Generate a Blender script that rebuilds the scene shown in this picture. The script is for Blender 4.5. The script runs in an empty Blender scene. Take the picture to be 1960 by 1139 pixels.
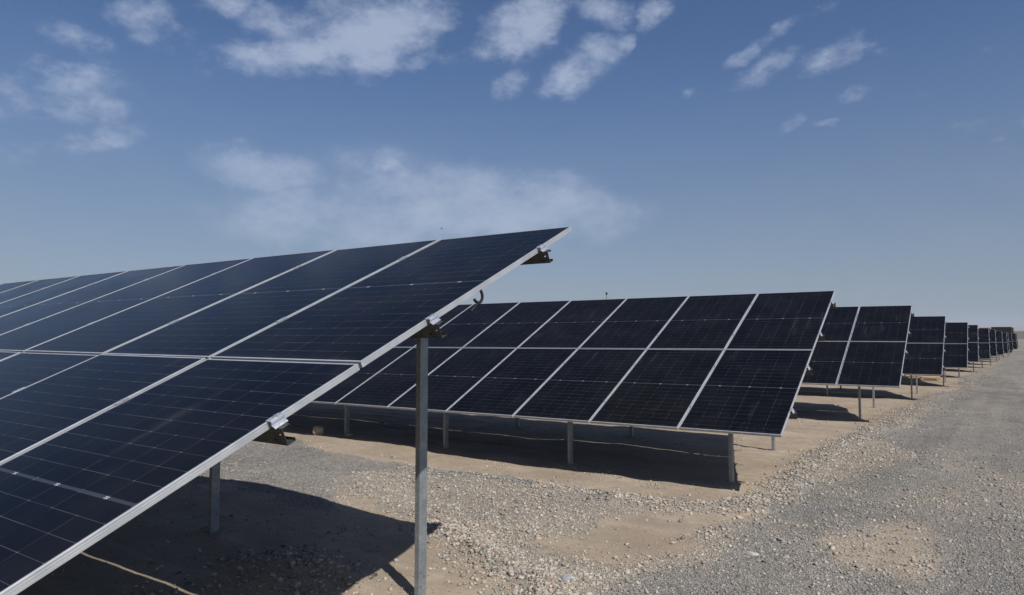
import bpy, bmesh, math, random
import numpy as np
from mathutils import Vector, Matrix

# ------------------------------------------------------------------ camera
scene = bpy.context.scene
col = scene.collection
cam_d = bpy.data.cameras.new("camera")
cam = bpy.data.objects.new("camera", cam_d)
col.objects.link(cam)
cam_d.sensor_width = 36.0
cam_d.lens = 24.316
cam_d.clip_start = 0.05
cam_d.clip_end = 60000
CAM = Vector((2.59069, -0.28206, 1.10795))
R_ = Vector((0.826205, 0.563369, 0.000978))
U_ = Vector((0.029996, -0.045724, 0.998504))
F_ = Vector((-0.562571, 0.824939, 0.054676))
cam.matrix_world = Matrix(((R_.x, U_.x, -F_.x, CAM.x), (R_.y, U_.y, -F_.y, CAM.y),
                           (R_.z, U_.z, -F_.z, CAM.z), (0, 0, 0, 1)))
scene.camera = cam

# ------------------------------------------------------------------ light
SUN_VEC = Vector((0.78, -0.385, 1.0)).normalized()        # towards the sun
SUN_EL = math.asin(SUN_VEC.z)
SUN_AZ = math.atan2(SUN_VEC.x, SUN_VEC.y)
sd = bpy.data.lights.new("sun", 'SUN')
sd.energy = 5.0
sd.angle = math.radians(0.53)
sd.color = (1.0, 0.955, 0.89)
sun = bpy.data.objects.new("sun", sd)
sun.rotation_euler = SUN_VEC.to_track_quat('Z', 'Y').to_euler()
sun.location = (20, -20, 40)
col.objects.link(sun)

scene.view_settings.view_transform = 'Standard'
scene.view_settings.look = 'None'
scene.view_settings.gamma = 1.0
scene.view_settings.exposure = 0.2
scene.view_settings.use_curve_mapping = False


# ------------------------------------------------------------------ node helper
class NT:
    def __init__(s, tree):
        s.t = tree
        s.t.nodes.clear()

    def n(s, typ, **kw):
        nd = s.t.nodes.new(typ)
        for k, v in kw.items():
            if k.startswith('i_'):
                key = k[2:]
                key = int(key) if key.isdigit() else key.replace('_', ' ')
                if isinstance(v, bpy.types.NodeSocket):
                    s.t.links.new(v, nd.inputs[key])
                else:
                    nd.inputs[key].default_value = v
            else:
                setattr(nd, k, v)
        return nd

    def m(s, op, a, b=None, c=None, clamp=False):
        nd = s.t.nodes.new('ShaderNodeMath')
        nd.operation = op
        nd.use_clamp = clamp
        for i, v in enumerate((a, b, c)):
            if v is None:
                continue
            if isinstance(v, bpy.types.NodeSocket):
                s.t.links.new(v, nd.inputs[i])
            else:
                nd.inputs[i].default_value = v
        return nd.outputs[0]

    def ramp(s, v, lo, hi, a=0.0, b=1.0, smooth=True):
        nd = s.t.nodes.new('ShaderNodeMapRange')
        nd.interpolation_type = 'SMOOTHSTEP' if smooth else 'LINEAR'
        s.t.links.new(v, nd.inputs[0])
        for i, x in ((1, lo), (2, hi), (3, a), (4, b)):
            nd.inputs[i].default_value = x
        return nd.outputs[0]

    def mix(s, f, a, b, blend='MIX'):
        nd = s.t.nodes.new('ShaderNodeMix')
        nd.data_type = 'RGBA'
        nd.blend_type = blend
        for i, v in ((0, f), (6, a), (7, b)):
            if isinstance(v, bpy.types.NodeSocket):
                s.t.links.new(v, nd.inputs[i])
            elif i == 0:
                nd.inputs[0].default_value = v
            else:
                nd.inputs[i].default_value = (*v, 1) if len(v) == 3 else v
        return nd.outputs[2]

    def noise(s, vec, scale, detail=4, rough=.55, dim='3D'):
        nd = s.n('ShaderNodeTexNoise', noise_dimensions=dim)
        if vec is not None:
            s.t.links.new(vec, nd.inputs['Vector'])
        nd.inputs['Scale'].default_value = scale
        nd.inputs['Detail'].default_value = detail
        nd.inputs['Roughness'].default_value = rough
        return nd


# ------------------------------------------------------------------ world: sky and thin clouds
world = bpy.data.worlds.new("World")
scene.world = world
world.use_nodes = True
w = NT(world.node_tree)
sky = w.n('ShaderNodeTexSky', sky_type='NISHITA')
sky.sun_disc = False
sky.sun_elevation = SUN_EL
sky.sun_rotation = SUN_AZ
sky.altitude = 300
sky.air_density = 1.0
sky.dust_density = 1.5
sky.ozone_density = 2.0
tc = w.n('ShaderNodeTexCoord')
D = tc.outputs['Generated']
sep = w.n('ShaderNodeSeparateXYZ', i_0=D)
az = w.m('MULTIPLY', w.m('ARCTAN2', sep.outputs[0], sep.outputs[1]), 57.29578)
el = w.m('MULTIPLY', w.m('ARCSINE', sep.outputs[2]), 57.29578)
warp = w.noise(D, 9.0, 6, .6)
wsep = w.n('ShaderNodeSeparateColor', i_0=warp.outputs['Color'])
azw = w.m('ADD', az, w.m('MULTIPLY', w.m('SUBTRACT', wsep.outputs[0], .5), 5.0))
elw = w.m('ADD', el, w.m('MULTIPLY', w.m('SUBTRACT', wsep.outputs[1], .5), 3.0))
azel = w.n('ShaderNodeCombineXYZ', i_0=azw, i_1=elw, i_2=0.0)
# (azimuth, elevation, half width, half height, turn, density) of every cloud, degrees
CLOUDS = [(-57.4, 24.9, 2.6, 1.1, -5, 1), (-53.1, 24.3, 3.6, 1.4, -2, 1), (-49.1, 25.3, 3.8, 1.5, 5, 1),
          (-45.7, 23.8, 5.2, 2.3, 3, 1), (-52.3, 21.5, 5.0, 1.2, 10, 1), (-46.5, 21.7, 3.0, 1.5, 4, 1),
          (-42.6, 21.7, 1.3, .6, 3, .8), (-41.4, 24.6, 2.6, 1.3, 2, .8), (-62.5, 22.1, 1.9, 1.6, 29, .95),
          (-69.3, 16.0, 3.8, 1.9, 10, .75), (-67.4, 13.3, 3.5, .9, 14, .55), (-70.9, 13.3, 1.4, 1.0, 9, .45),
          (-66.6, 19.7, 1.9, .8, -11, .5), (-33.2, 24.5, 3.0, 1.5, 25, .95), (-29.0, 21.0, 3.1, 1.3, 33, .95),
          (-26.4, 25.5, 1.8, 1.0, -3, .8), (-22.1, 25.4, 1.4, .7, 32, .8), (-13.6, 20.2, 2.1, .8, 18, .66),
          (-8.8, 20.4, 2.3, .8, 16, .66), (-11.6, 23.1, 2.2, .5, 21, .6), (-15.4, 21.6, 1.4, .5, 22, .6),
          (-5.3, 19.9, 1.4, .45, -5, .42), (-12.3, 15.8, 1.1, .5, 15, .6), (-20.1, 19.0, .7, .4, 25, .7),
          (-53.7, 12.6, 4.4, 1.1, -1, .7), (-44.3, 13.4, 1.5, .6, 2, .75), (-39.5, 11.0, 11.3, 2.6, -5, .66),
          (-29.9, 10.6, 4.7, 2.2, -11, .6), (-48.4, 9.7, 6.7, 2.8, 2, .62), (-2.7, 16.7, 3.7, .5, -1, .36),
          (1.5, 13.9, 2.6, 1.1, -4, .42), (-.8, 18.9, 1.6, .4, 1, .38), (-8.5, 17.4, 1.5, .45, -8, .45),
          (-56.4, 13.8, 2.3, .8, 5, .6), (-34.8, 20.1, 1.0, .8, 0, .5), (-25.1, 23.2, .8, .5, 24, .5),
          (-9.6, 15.5, .7, .35, -2, .6), (-90, 30, 9, 3, 10, .8), (-110, 45, 12, 5, 20, .9),
          (30, 30, 8, 3, -10, .8), (60, 50, 12, 6, 0, .8), (-40, 55, 14, 5, 15, .7), (150, 35, 14, 5, 0, .7)]
acc = None; accv = None
for (a, e, rx, ry, rot, st) in CLOUDS:
    mp = w.n('ShaderNodeMapping', vector_type='TEXTURE')
    w.t.links.new(azel.outputs[0], mp.inputs[0])
    mp.inputs['Location'].default_value = (a, e, 0)
    mp.inputs['Rotation'].default_value = (0, 0, math.radians(rot))
    mp.inputs['Scale'].default_value = (rx * 1.6, ry * 1.6, 1)
    ln = w.n('ShaderNodeVectorMath', operation='LENGTH', i_0=mp.outputs[0])
    bl = w.ramp(ln.outputs['Value'], 1.25, 0.25, 0.0, st)
    if e < 13.5 and rx > 4 and a > -60:          # the broad soft bank low in the sky
        accv = bl if accv is None else w.m('MAXIMUM', accv, bl)
    else:
        acc = bl if acc is None else w.m('MAXIMUM', acc, bl)
st_map = w.n('ShaderNodeMapping', vector_type='POINT', i_0=D)
st_map.inputs['Rotation'].default_value = (0, .35, 0)
st_map.inputs['Scale'].default_value = (1, 1, 1.75)
n1 = w.noise(st_map.outputs[0], 10.0, 12, .60)
n2 = w.noise(st_map.outputs[0], 30.0, 10, .66)
nn = w.m('ADD', w.m('MULTIPLY', n1.outputs['Fac'], .72), w.m('MULTIPLY', n2.outputs['Fac'], .28))
dens = w.m('ADD', w.m('MULTIPLY', acc, .60), w.m('MULTIPLY', w.m('SUBTRACT', nn, .5), 2.6))
mask = w.m('MULTIPLY', w.ramp(dens, .08, .88), w.ramp(acc, 0.0, .25))
densv = w.m('ADD', w.m('MULTIPLY', accv, .8), w.m('MULTIPLY', w.m('SUBTRACT', nn, .5), 1.5))
maskv = w.m('MULTIPLY', w.m('MULTIPLY', w.ramp(densv, .05, .85), w.ramp(accv, 0, .3)), .56)
mask = w.m('MAXIMUM', w.m('MULTIPLY', mask, .64), maskv)
veil = w.m('MULTIPLY', w.ramp(el, 24, 0, 0, .66), w.ramp(n1.outputs['Fac'], .35, .7, .8, 1.0))
# sky tone: pull the saturated model sky towards the dusty blue of the place
hsv = w.n('ShaderNodeHueSaturation', i_Saturation=1.12, i_Value=1.0, i_Color=sky.outputs[0])
skc = w.mix(1.0, hsv.outputs[0], (.92, .985, 1.14), 'MULTIPLY')
up = w.ramp(el, 6, 22, .94, 1.12)
skc = w.mix(1.0, skc, w.n('ShaderNodeCombineColor', i_0=up, i_1=up, i_2=up).outputs[0], 'MULTIPLY')
skc = w.mix(veil, skc, (3.9, 4.85, 6.4))
skc = w.mix(mask, skc, (7.4, 8.4, 10.6))
bg = w.n('ShaderNodeBackground', i_Color=skc, i_Strength=0.059)
out = w.n('ShaderNodeOutputWorld')
w.t.links.new(bg.outputs[0], out.inputs[0])


# ------------------------------------------------------------------ materials
def new_mat(name):
    m = bpy.data.materials.new(name)
    m.use_nodes = True
    t = NT(m.node_tree)
    o = t.n('ShaderNodeOutputMaterial')
    b = t.n('ShaderNodeBsdfPrincipled')
    t.t.links.new(b.outputs[0], o.inputs[0])
    return m, t, b, o


def metal_mat(name, c1, c2, rough, metallic, nscale=8, spots=None):
    m, t, b, o = new_mat(name)
    tc = t.n('ShaderNodeTexCoord')
    v = tc.outputs['Object']
    a = t.noise(v, nscale, 5, .6)
    f = t.ramp(a.outputs['Fac'], .3, .7)
    c = t.mix(f, c1, c2)
    r = t.ramp(t.noise(v, nscale * 3.1, 4).outputs['Fac'], .3, .7, rough - .06, rough + .08)
    if spots:
        vo = t.n('ShaderNodeTexVoronoi', i_Vector=v, i_Scale=60.0)
        g = t.ramp(vo.outputs['Distance'], .0, .9, .86, 1.10)
        c = t.mix(1.0, c, t.n('ShaderNodeCombineColor', i_0=g, i_1=g, i_2=g).outputs[0], 'MULTIPLY')
    t.t.links.new(c, b.inputs['Base Color'])
    t.t.links.new(r, b.inputs['Roughness'])
    b.inputs['Metallic'].default_value = metallic
    return m


def plain_mat(name, c, rough=.6, var=.2, nscale=6, bump=0):
    m, t, b, o = new_mat(name)
    tc = t.n('ShaderNodeTexCoord')
    a = t.noise(tc.outputs['Object'], nscale, 5, .6)
    f = t.ramp(a.outputs['Fac'], .3, .7)
    d = tuple(x * (1 - var) for x in c)
    e = tuple(min(1, x * (1 + var)) for x in c)
    t.t.links.new(t.mix(f, d, e), b.inputs['Base Color'])
    b.inputs['Roughness'].default_value = rough
    if bump:
        bn = t.n('ShaderNodeBump', i_Strength=bump, i_Distance=.01,
                 i_Height=t.noise(tc.outputs['Object'], nscale * 6, 5).outputs['Fac'])
        t.t.links.new(bn.outputs[0], b.inputs['Normal'])
    return m


M_ALU = metal_mat('anodised_aluminium', (.42, .44, .46), (.52, .54, .56), .42, .5, 5)
M_CLAMP = metal_mat('bright_aluminium', (.54, .56, .60), (.66, .68, .72), .30, .7, 14)
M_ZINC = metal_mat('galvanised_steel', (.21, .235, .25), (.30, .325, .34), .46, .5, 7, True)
M_ZINC_D = metal_mat('galvanised_purlin_steel_shade_dark', (.075, .08, .078), (.13, .135, .13), .42, .75, 9, True)  # galvanised steel, base colour darkened to carry the shade on the webs
M_BOLT = metal_mat('stainless_bolt', (.45, .44, .40), (.6, .58, .54), .35, .9, 20)
M_BLACK = plain_mat('black_plastic', (.004, .004, .0045), .75)
M_WOOD = plain_mat('raw_pallet_wood', (.42, .28, .15), .85, .2, 9, .3)
M_BLUEG = plain_mat('grey_blue_wrap', (.20, .25, .31), .5)
M_MAROON = plain_mat('maroon_paint', (.013, .009, .009), .6)
M_RED = plain_mat('red_paint', (.24, .035, .04), .5)
M_TYRE = plain_mat('tyre_rubber', (.02, .02, .02), .8)
M_DGLASS = plain_mat('dark_glass', (.02, .025, .03), .15)
M_BIRD = plain_mat('bird_feathers', (.05, .05, .055), .8)


def glass_mat():
    m, t, b, o = new_mat('solar_cells_under_glass')
    tc = t.n('ShaderNodeTexCoord')
    v = tc.outputs['Object']
    s = t.n('ShaderNodeSeparateXYZ', i_0=v)
    info = t.n('ShaderNodeObjectInfo')
    rnd = info.outputs['Random']
    x = t.m('MULTIPLY', s.outputs[0], -1)
    yc = t.m('ABSOLUTE', t.m('SUBTRACT', s.outputs[1], 1.1777))
    CW, CH = .2100, .1053
    u = t.m('DIVIDE', t.m('SUBTRACT', x, .0215), CW)
    vv = t.m('DIVIDE', t.m('SUBTRACT', yc, .008), CH)
    du = t.m('MULTIPLY', t.m('ABSOLUTE', t.m('SUBTRACT', u, t.m('ROUND', u))), CW)
    dv = t.m('MULTIPLY', t.m('ABSOLUTE', t.m('SUBTRACT', vv, t.m('ROUND', vv))), CH)
    inside = t.m('MULTIPLY', t.m('MULTIPLY', t.m('GREATER_THAN', u, -.01), t.m('LESS_THAN', u, 6.01)),
                 t.m('LESS_THAN', vv, 11.02))
    # each gap segment differs a little
    seg = t.n('ShaderNodeCombineXYZ', i_0=t.m('FLOOR', u), i_1=t.m('ROUND', t.m('DIVIDE', s.outputs[1], CH)),
              i_2=t.m('MULTIPLY', rnd, 91.0))
    wn = t.n('ShaderNodeTexWhiteNoise', i_Vector=seg.outputs[0])
    seg2 = t.n('ShaderNodeCombineXYZ', i_0=t.m('ROUND', u), i_1=t.m('FLOOR', t.m('DIVIDE', s.outputs[1], CH)),
               i_2=t.m('MULTIPLY', rnd, 37.0))
    wn2 = t.n('ShaderNodeTexWhiteNoise', i_Vector=seg2.outputs[0])
    h = t.m('MULTIPLY', t.m('LESS_THAN', dv, .0009), t.ramp(wn.outputs[0], 0, 1, .38, 1.0, False))
    c = t.m('MULTIPLY', t.m('LESS_THAN', du, .0009), t.ramp(wn2.outputs[0], 0, 1, .15, .75, False))
    corner = t.m('MULTIPLY', t.m('LESS_THAN', t.m('ADD', du, dv), .0056),
                 t.ramp(t.n('ShaderNodeTexWhiteNoise', i_Vector=t.n(
                     'ShaderNodeVectorMath', operation='ADD', i_0=seg2.outputs[0], i_1=seg.outputs[0]).outputs[0]
                 ).outputs[0], .2, 1, .1, 2.6, False))
    line = t.m('MULTIPLY', t.m('MAXIMUM', t.m('MAXIMUM', h, c), corner), inside)
    band = t.m('LESS_THAN', yc, .0062)
    # H shaped solder pads every second column in the middle band
    pu = t.m('DIVIDE', t.m('SUBTRACT', x, .0215 + CW), CW * 2)
    dpu = t.m('MULTIPLY', t.m('ABSOLUTE', t.m('SUBTRACT', pu, t.m('ROUND', pu))), CW * 2)
    inx = t.m('MULTIPLY', t.m('GREATER_THAN', x, .1), t.m('LESS_THAN', x, 1.2))
    legs = t.m('MULTIPLY', t.m('LESS_THAN', t.m('ABSOLUTE', t.m('SUBTRACT', yc, .0045)), .0016),
               t.m('LESS_THAN', dpu, .017))
    bar = t.m('MULTIPLY', t.m('LESS_THAN', yc, .005), t.m('LESS_THAN', dpu, .004))
    pad = t.m('MULTIPLY', t.m('MAXIMUM', legs, bar), inx)
    # fine busbar lines
    bb = t.m('FRACT', t.m('MULTIPLY', u, 16.0))
    bus = t.m('MULTIPLY', t.m('LESS_THAN', t.m('ABSOLUTE', t.m('SUBTRACT', bb, .5)), .035), inside)
    # cell colour, tinted per module and slightly per cell
    cid = t.n('ShaderNodeCombineXYZ', i_0=t.m('FLOOR', u), i_1=t.m('FLOOR', t.m('DIVIDE', s.outputs[1], CH)),
              i_2=t.m('MULTIPLY', rnd, 50.0))
    cw = t.n('ShaderNodeTexWhiteNoise', i_Vector=cid.outputs[0])
    base = t.mix(rnd, (.0022, .0028, .0050), (.0040, .0040, .0050))
    base = t.mix(t.m('MULTIPLY', cw.outputs[0], .35), base, (.0040, .0046, .0075))
    base = t.mix(t.m('MULTIPLY', bus, .35), base, (.02, .021, .026))
    base = t.mix(band, base, (.030, .034, .048))
    base = t.mix(t.m('MULTIPLY', line, .9, clamp=False), base, (.092, .092, .098))
    base = t.mix(pad, base, (.34, .35, .38))
    # dust: a thin film, blotches, wiped streaks and specks
    wv = t.n('ShaderNodeVectorMath', operation='ADD', i_0=v,
             i_1=t.n('ShaderNodeCombineXYZ', i_0=t.m('MULTIPLY', rnd, 31.0), i_1=t.m('MULTIPLY', rnd, 17.0),
                     i_2=0.0).outputs[0])
    big = t.noise(wv.outputs[0], 1.6, 6, .62)
    film = t.ramp(big.outputs['Fac'], .35, .8, .0005, .011)
    mpS = t.n('ShaderNodeMapping', vector_type='POINT', i_0=wv.outputs[0])
    mpS.inputs['Rotation'].default_value = (0, 0, .5)
    mpS.inputs['Scale'].default_value = (7, .9, 1)
    stk = t.ramp(t.noise(mpS.outputs[0], 1.3, 5, .6).outputs['Fac'], .54, .76, 0, .034)
    patchy = t.ramp(t.noise(wv.outputs[0], .8, 3).outputs['Fac'], .48, .62)
    stk = t.m('MULTIPLY', stk, patchy)
    spk_v = t.n('ShaderNodeTexVoronoi', i_Vector=wv.outputs[0], i_Scale=42.0)
    spk = t.m('MULTIPLY', t.m('LESS_THAN', spk_v.outputs['Distance'], .075),
              t.ramp(t.noise(wv.outputs[0], 3.0, 3).outputs['Fac'], .5, .65, 0, .12))
    rim = t.m('MULTIPLY', t.ramp(s.outputs[1], .075, .012), t.ramp(t.noise(wv.outputs[0], 9.0, 4).outputs['Fac'], .35, .7, .004, .03))
    dust = t.m('ADD', t.m('ADD', t.m('ADD', film, rim), stk), spk, clamp=True)
    base = t.mix(dust, base, (.40, .395, .385))
    t.t.links.new(base, b.inputs['Base Color'])
    t.t.links.new(t.m('ADD', t.ramp(big.outputs['Fac'], .3, .75, .13, .22), t.m('MULTIPLY', dust, .8)),
                  b.inputs['Roughness'])
    b.inputs['IOR'].default_value = 1.22
    b.inputs['Specular IOR Level'].default_value = .20
    b.inputs['Specular Tint'].default_value = (1.0, .86, .74, 1)
    return m


M_GLASS = glass_mat()
M_BACK = plain_mat('module_backsheet', (.06, .06, .065), .6)


# ------------------------------------------------------------------ object helpers
def tag(o, label=None, cat=None, group=None, kind=None):
    if label: o['label'] = label
    if cat: o['category'] = cat
    if group: o['group'] = group
    if kind: o['kind'] = kind
    return o


def empty(name, loc=(0, 0, 0)):
    o = bpy.data.objects.new(name, None)
    o.location = loc
    o.empty_display_size = .3
    col.objects.link(o)
    return o


def mesh_obj(name, me, parent=None):
    o = bpy.data.objects.new(name, me)
    col.objects.link(o)
    if parent: o.parent = parent
    return o


def from_py(name, verts, faces, mats, mi=None, smooth=False):
    me = bpy.data.meshes.new(name)
    me.from_pydata([tuple(v) for v in verts], [], faces)
    for m in mats: me.materials.append(m)
    if mi:
        for p, k in zip(me.polygons, mi): p.material_index = k
    if smooth:
        for p in me.polygons: p.use_smooth = True
    bm = bmesh.new()
    bm.from_mesh(me)
    bmesh.ops.recalc_face_normals(bm, faces=bm.faces)
    bm.to_mesh(me)
    bm.free()
    me.update()
    return me


class MB:
    def __init__(s):
        s.v = []; s.f = []; s.mi = []

    def add(s, vs, fs, mi=0, M=None):
        b = len(s.v)
        s.v += [(M @ Vector(v)) if M else Vector(v) for v in vs]
        s.f += [tuple(b + i for i in f) for f in fs]
        s.mi += [mi] * len(fs)

    def box(s, x0, x1, y0, y1, z0, z1, mi=0, M=None):
        vs = [(x, y, z) for z in (z0, z1) for y in (y0, y1) for x in (x0, x1)]
        s.add(vs, [(0, 2, 3, 1), (4, 5, 7, 6), (0, 1, 5, 4), (2, 6, 7, 3), (0, 4, 6, 2), (1, 3, 7, 5)], mi, M)

    def prism(s, prof, a0, a1, axis='x', mi=0, M=None):
        """closed profile (p,q) extruded along an axis"""
        n = len(prof)
        vs = []
        for a in (a0, a1):
            for p, q in prof:
                vs.append((a, p, q) if axis == 'x' else (p, a, q) if axis == 'y' else (p, q, a))
        fs = [(i, (i + 1) % n, n + (i + 1) % n, n + i) for i in range(n)]
        fs += [tuple(range(n))[::-1], tuple(range(n, 2 * n))]
        s.add(vs, fs, mi, M)

    def plate(s, us, ws, holes, t, f, mi=0):
        """flat plate in a u-w grid with cells left out as holes; f maps (u,w,depth)"""
        nu, nw = len(us) - 1, len(ws) - 1
        solid = lambda i, j: 0 <= i < nu and 0 <= j < nw and (i, j) not in holes
        vs = [f(u, w_, d) for d in (0, t) for w_ in ws for u in us]
        N = len(us) * len(ws)
        idx = lambda i, j, d: d * N + j * len(us) + i
        fs = []
        for i in range(nu):
            for j in range(nw):
                if not solid(i, j): continue
                for d in (0, 1):
                    q = (idx(i, j, d), idx(i + 1, j, d), idx(i + 1, j + 1, d), idx(i, j + 1, d))
                    fs.append(q if d else q[::-1])
                for di, dj, a, b_ in ((-1, 0, (i, j), (i, j + 1)), (1, 0, (i + 1, j), (i + 1, j + 1)),
                                      (0, -1, (i, j), (i + 1, j)), (0, 1, (i, j + 1), (i + 1, j + 1))):
                    if not solid(i + di, j + dj):
                        fs.append((idx(*a, 0), idx(*b_, 0), idx(*b_, 1), idx(*a, 1)))
        s.add(vs, fs, mi)

    def cyl(s, c, r, h, axis='z', n=10, mi=0, M=None):
        vs = []
        for k in (0, 1):
            for i in range(n):
                a = 2 * math.pi * i / n
                p, q = r * math.cos(a), r * math.sin(a)
                if axis == 'z': vs.append((c[0] + p, c[1] + q, c[2] + k * h))
                elif axis == 'y': vs.append((c[0] + p, c[1] + k * h, c[2] + q))
                else: vs.append((c[0] + k * h, c[1] + p, c[2] + q))
        fs = [(i, (i + 1) % n, n + (i + 1) % n, n + i) for i in range(n)] + [tuple(range(n))[::-1], tuple(range(n, 2 * n))]
        s.add(vs, fs, mi, M)

    def mesh(s, name, mats, smooth=False):
        return from_py(name, s.v, s.f, mats, s.mi, smooth)


def tube_mesh(name, pts, r, mat, n=8, twist=0.0, rib=0.0):
    vs, fs = [], []
    P = [Vector(p) for p in pts]
    for i, p in enumerate(P):
        t = (P[min(i + 1, len(P) - 1)] - P[max(i - 1, 0)]).normalized()
        a = t.cross(Vector((0, 0, 1)))
        if a.length < 1e-3: a = Vector((1, 0, 0))
        a.normalize()
        b_ = t.cross(a)
        for k in range(n):
            th = 2 * math.pi * k / n
            rr = r * (1 + rib * math.cos(3 * th + twist * i))
            vs.append(p + a * (rr * math.cos(th)) + b_ * (rr * math.sin(th)))
    for i in range(len(P) - 1):
        for k in range(n):
            fs.append((i * n + k, i * n + (k + 1) % n, (i + 1) * n + (k + 1) % n, (i + 1) * n + k))
    fs += [tuple(range(n)), tuple(range((len(P) - 1) * n, len(P) * n))]
    return from_py(name, vs, fs, [mat], smooth=True)


# ------------------------------------------------------------------ numpy noise and the ground shape
def _hash(ix, iy, seed):
    h = (ix * 374761393 + iy * 668265263 + seed * 982451653) & 0xffffffff
    h = ((h ^ (h >> 13)) * 1274126177) & 0xffffffff
    return ((h ^ (h >> 16)) & 0xffff) / 65535.0


def vnoise(x, y, seed=0):
    ix, iy = np.floor(x).astype(np.int64), np.floor(y).astype(np.int64)
    fx, fy = x - ix, y - iy
    fx = fx * fx * (3 - 2 * fx); fy = fy * fy * (3 - 2 * fy)
    a = _hash(ix, iy, seed); b = _hash(ix + 1, iy, seed)
    c = _hash(ix, iy + 1, seed); d = _hash(ix + 1, iy + 1, seed)
    return (a * (1 - fx) + b * fx) * (1 - fy) + (c * (1 - fx) + d * fx) * fy


def fbm(x, y, octv=4, seed=0):
    s = 0; a = .5; t = 0
    for k in range(octv):
        s = s + a * vnoise(x * 2 ** k, y * 2 ** k, seed + k * 17); t += a; a *= .5
    return s / t - .5


GRAY_A = [(-9000, 1500), (-9000, 420), (-60, 170), (5.2, 128), (3.27, 63.9), (1.71, 36.65), (1.42, 31.05), (1.03, 25.1), (.82, 21.3),
          (1.11, 17.3), (.6, 15.25), (1.03, 14.6), (1.59, 13.9), (1.28, 12.2), (1.02, 10.8), (.63, 9.9), (.52, 8.9),
          (.33, 8.3), (.72, 7.7), (1.05, 7.65), (1.33, 7.2), (1.6, 5.8), (1.7, 3), (1.0, -8), (30, -8), (60, 60),
          (9000, 420), (9000, 1500)]
GRAY_B = [(-14, 5.9), (-14, 7.6), (-9.08, 7.96), (-8.26, 8.28), (-6.87, 7.84), (-5.87, 7.86), (-4.8, 7.83), (-3.81, 8.01),
          (-2.78, 7.99), (-2.47, 7.91), (-2.39, 7.65), (-3.41, 7.48), (-4.45, 7.33), (-4.99, 7.01), (-4.94, 6.38),
          (-4.2, 5.7), (-3.3, 5.1), (-5.0, 5.0), (-7.9, 5.1)]
GRAY_D = [(-.15, 4.31), (-.19, 4.96), (.17, 5.43), (.41, 5.93), (.48, 6.64), (.51, 7.46), (.95, 7.63), (1.38, 6.87),
          (1.56, 6.3), (2.0, 5.77), (2, 3), (0, 3)]
PATCH = [(1.17, 7.83), (1.95, 8.56), (2.17, 7.8), (2.28, 7.12), (2.05, 6.48), (1.66, 6.45), (1.4, 6.78), (1.22, 7.15)]
TAN_A = [(-5.63, 6.21), (-4.61, 7.51), (-2.52, 7.92), (-1.48, 7.69), (-.32, 7.85), (-.9, 7.21), (-1.02, 6.53),
         (-.92, 5.9), (-1.02, 5.46), (-.7, 5.22), (-.19, 5.47), (.1, 5.77), (.08, 6.58), (.26, 7.36), (.72, 7.72),
         (1.16, 7.1), (1.47, 5.42), (1.5, 3.5), (-.1, 3.6), (-.25, 4.24), (-1.06, 4.83), (-2.08, 5.32), (-3.64, 5.73)]
TAN_B = [(.23, 12.0), (.55, 14.2), (1.36, 14.8), (1.68, 13.6), (1.02, 10.8), (.66, 9.7), (.49, 8.7), (.32, 8.4)]
TAN_C = [(.51, 14.5), (.57, 19.2), (.95, 24.4), (.85, 21), (1.24, 15.7)]
BERM1 = [(-4.48, 7.59), (-2.46, 7.76), (-1.46, 7.64), (-.72, 7.7), (-.22, 7.74), (.18, 8.04), (.30, 8.75), (.28, 10.3),
         (.31, 11.6), (.35, 13.2), (.5, 14.6), (.63, 17.5), (.75, 19.6), (.97, 23.1), (1.46, 31.4), (2.42, 50), (4.55, 97.8)]
BERM2 = [(-2.3, 5.45), (-2.08, 5.32), (-1.59, 5.13), (-1.03, 4.86), (-.62, 4.66), (-.35, 4.44), (-.1, 4.0), (0.1, 3.4)]


def in_poly(px, py, poly):
    r = np.zeros(px.shape, bool)
    n = len(poly)
    for i in range(n):
        x0, y0 = poly[i]; x1, y1 = poly[(i + 1) % n]
        if y0 == y1: continue
        c = ((y0 > py) != (y1 > py)) & (px < (x1 - x0) * (py - y0) / (y1 - y0) + x0)
        r ^= c
    return r


def dist_line(px, py, pl):
    d = np.full(px.shape, 1e9)
    for (x0, y0), (x1, y1) in zip(pl[:-1], pl[1:]):
        L2 = (x1 - x0) ** 2 + (y1 - y0) ** 2
        t = np.clip(((px - x0) * (x1 - x0) + (py - y0) * (y1 - y0)) / L2, 0, 1)
        d = np.minimum(d, np.hypot(px - x0 - t * (x1 - x0), py - y0 - t * (y1 - y0)))
    return d


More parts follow.
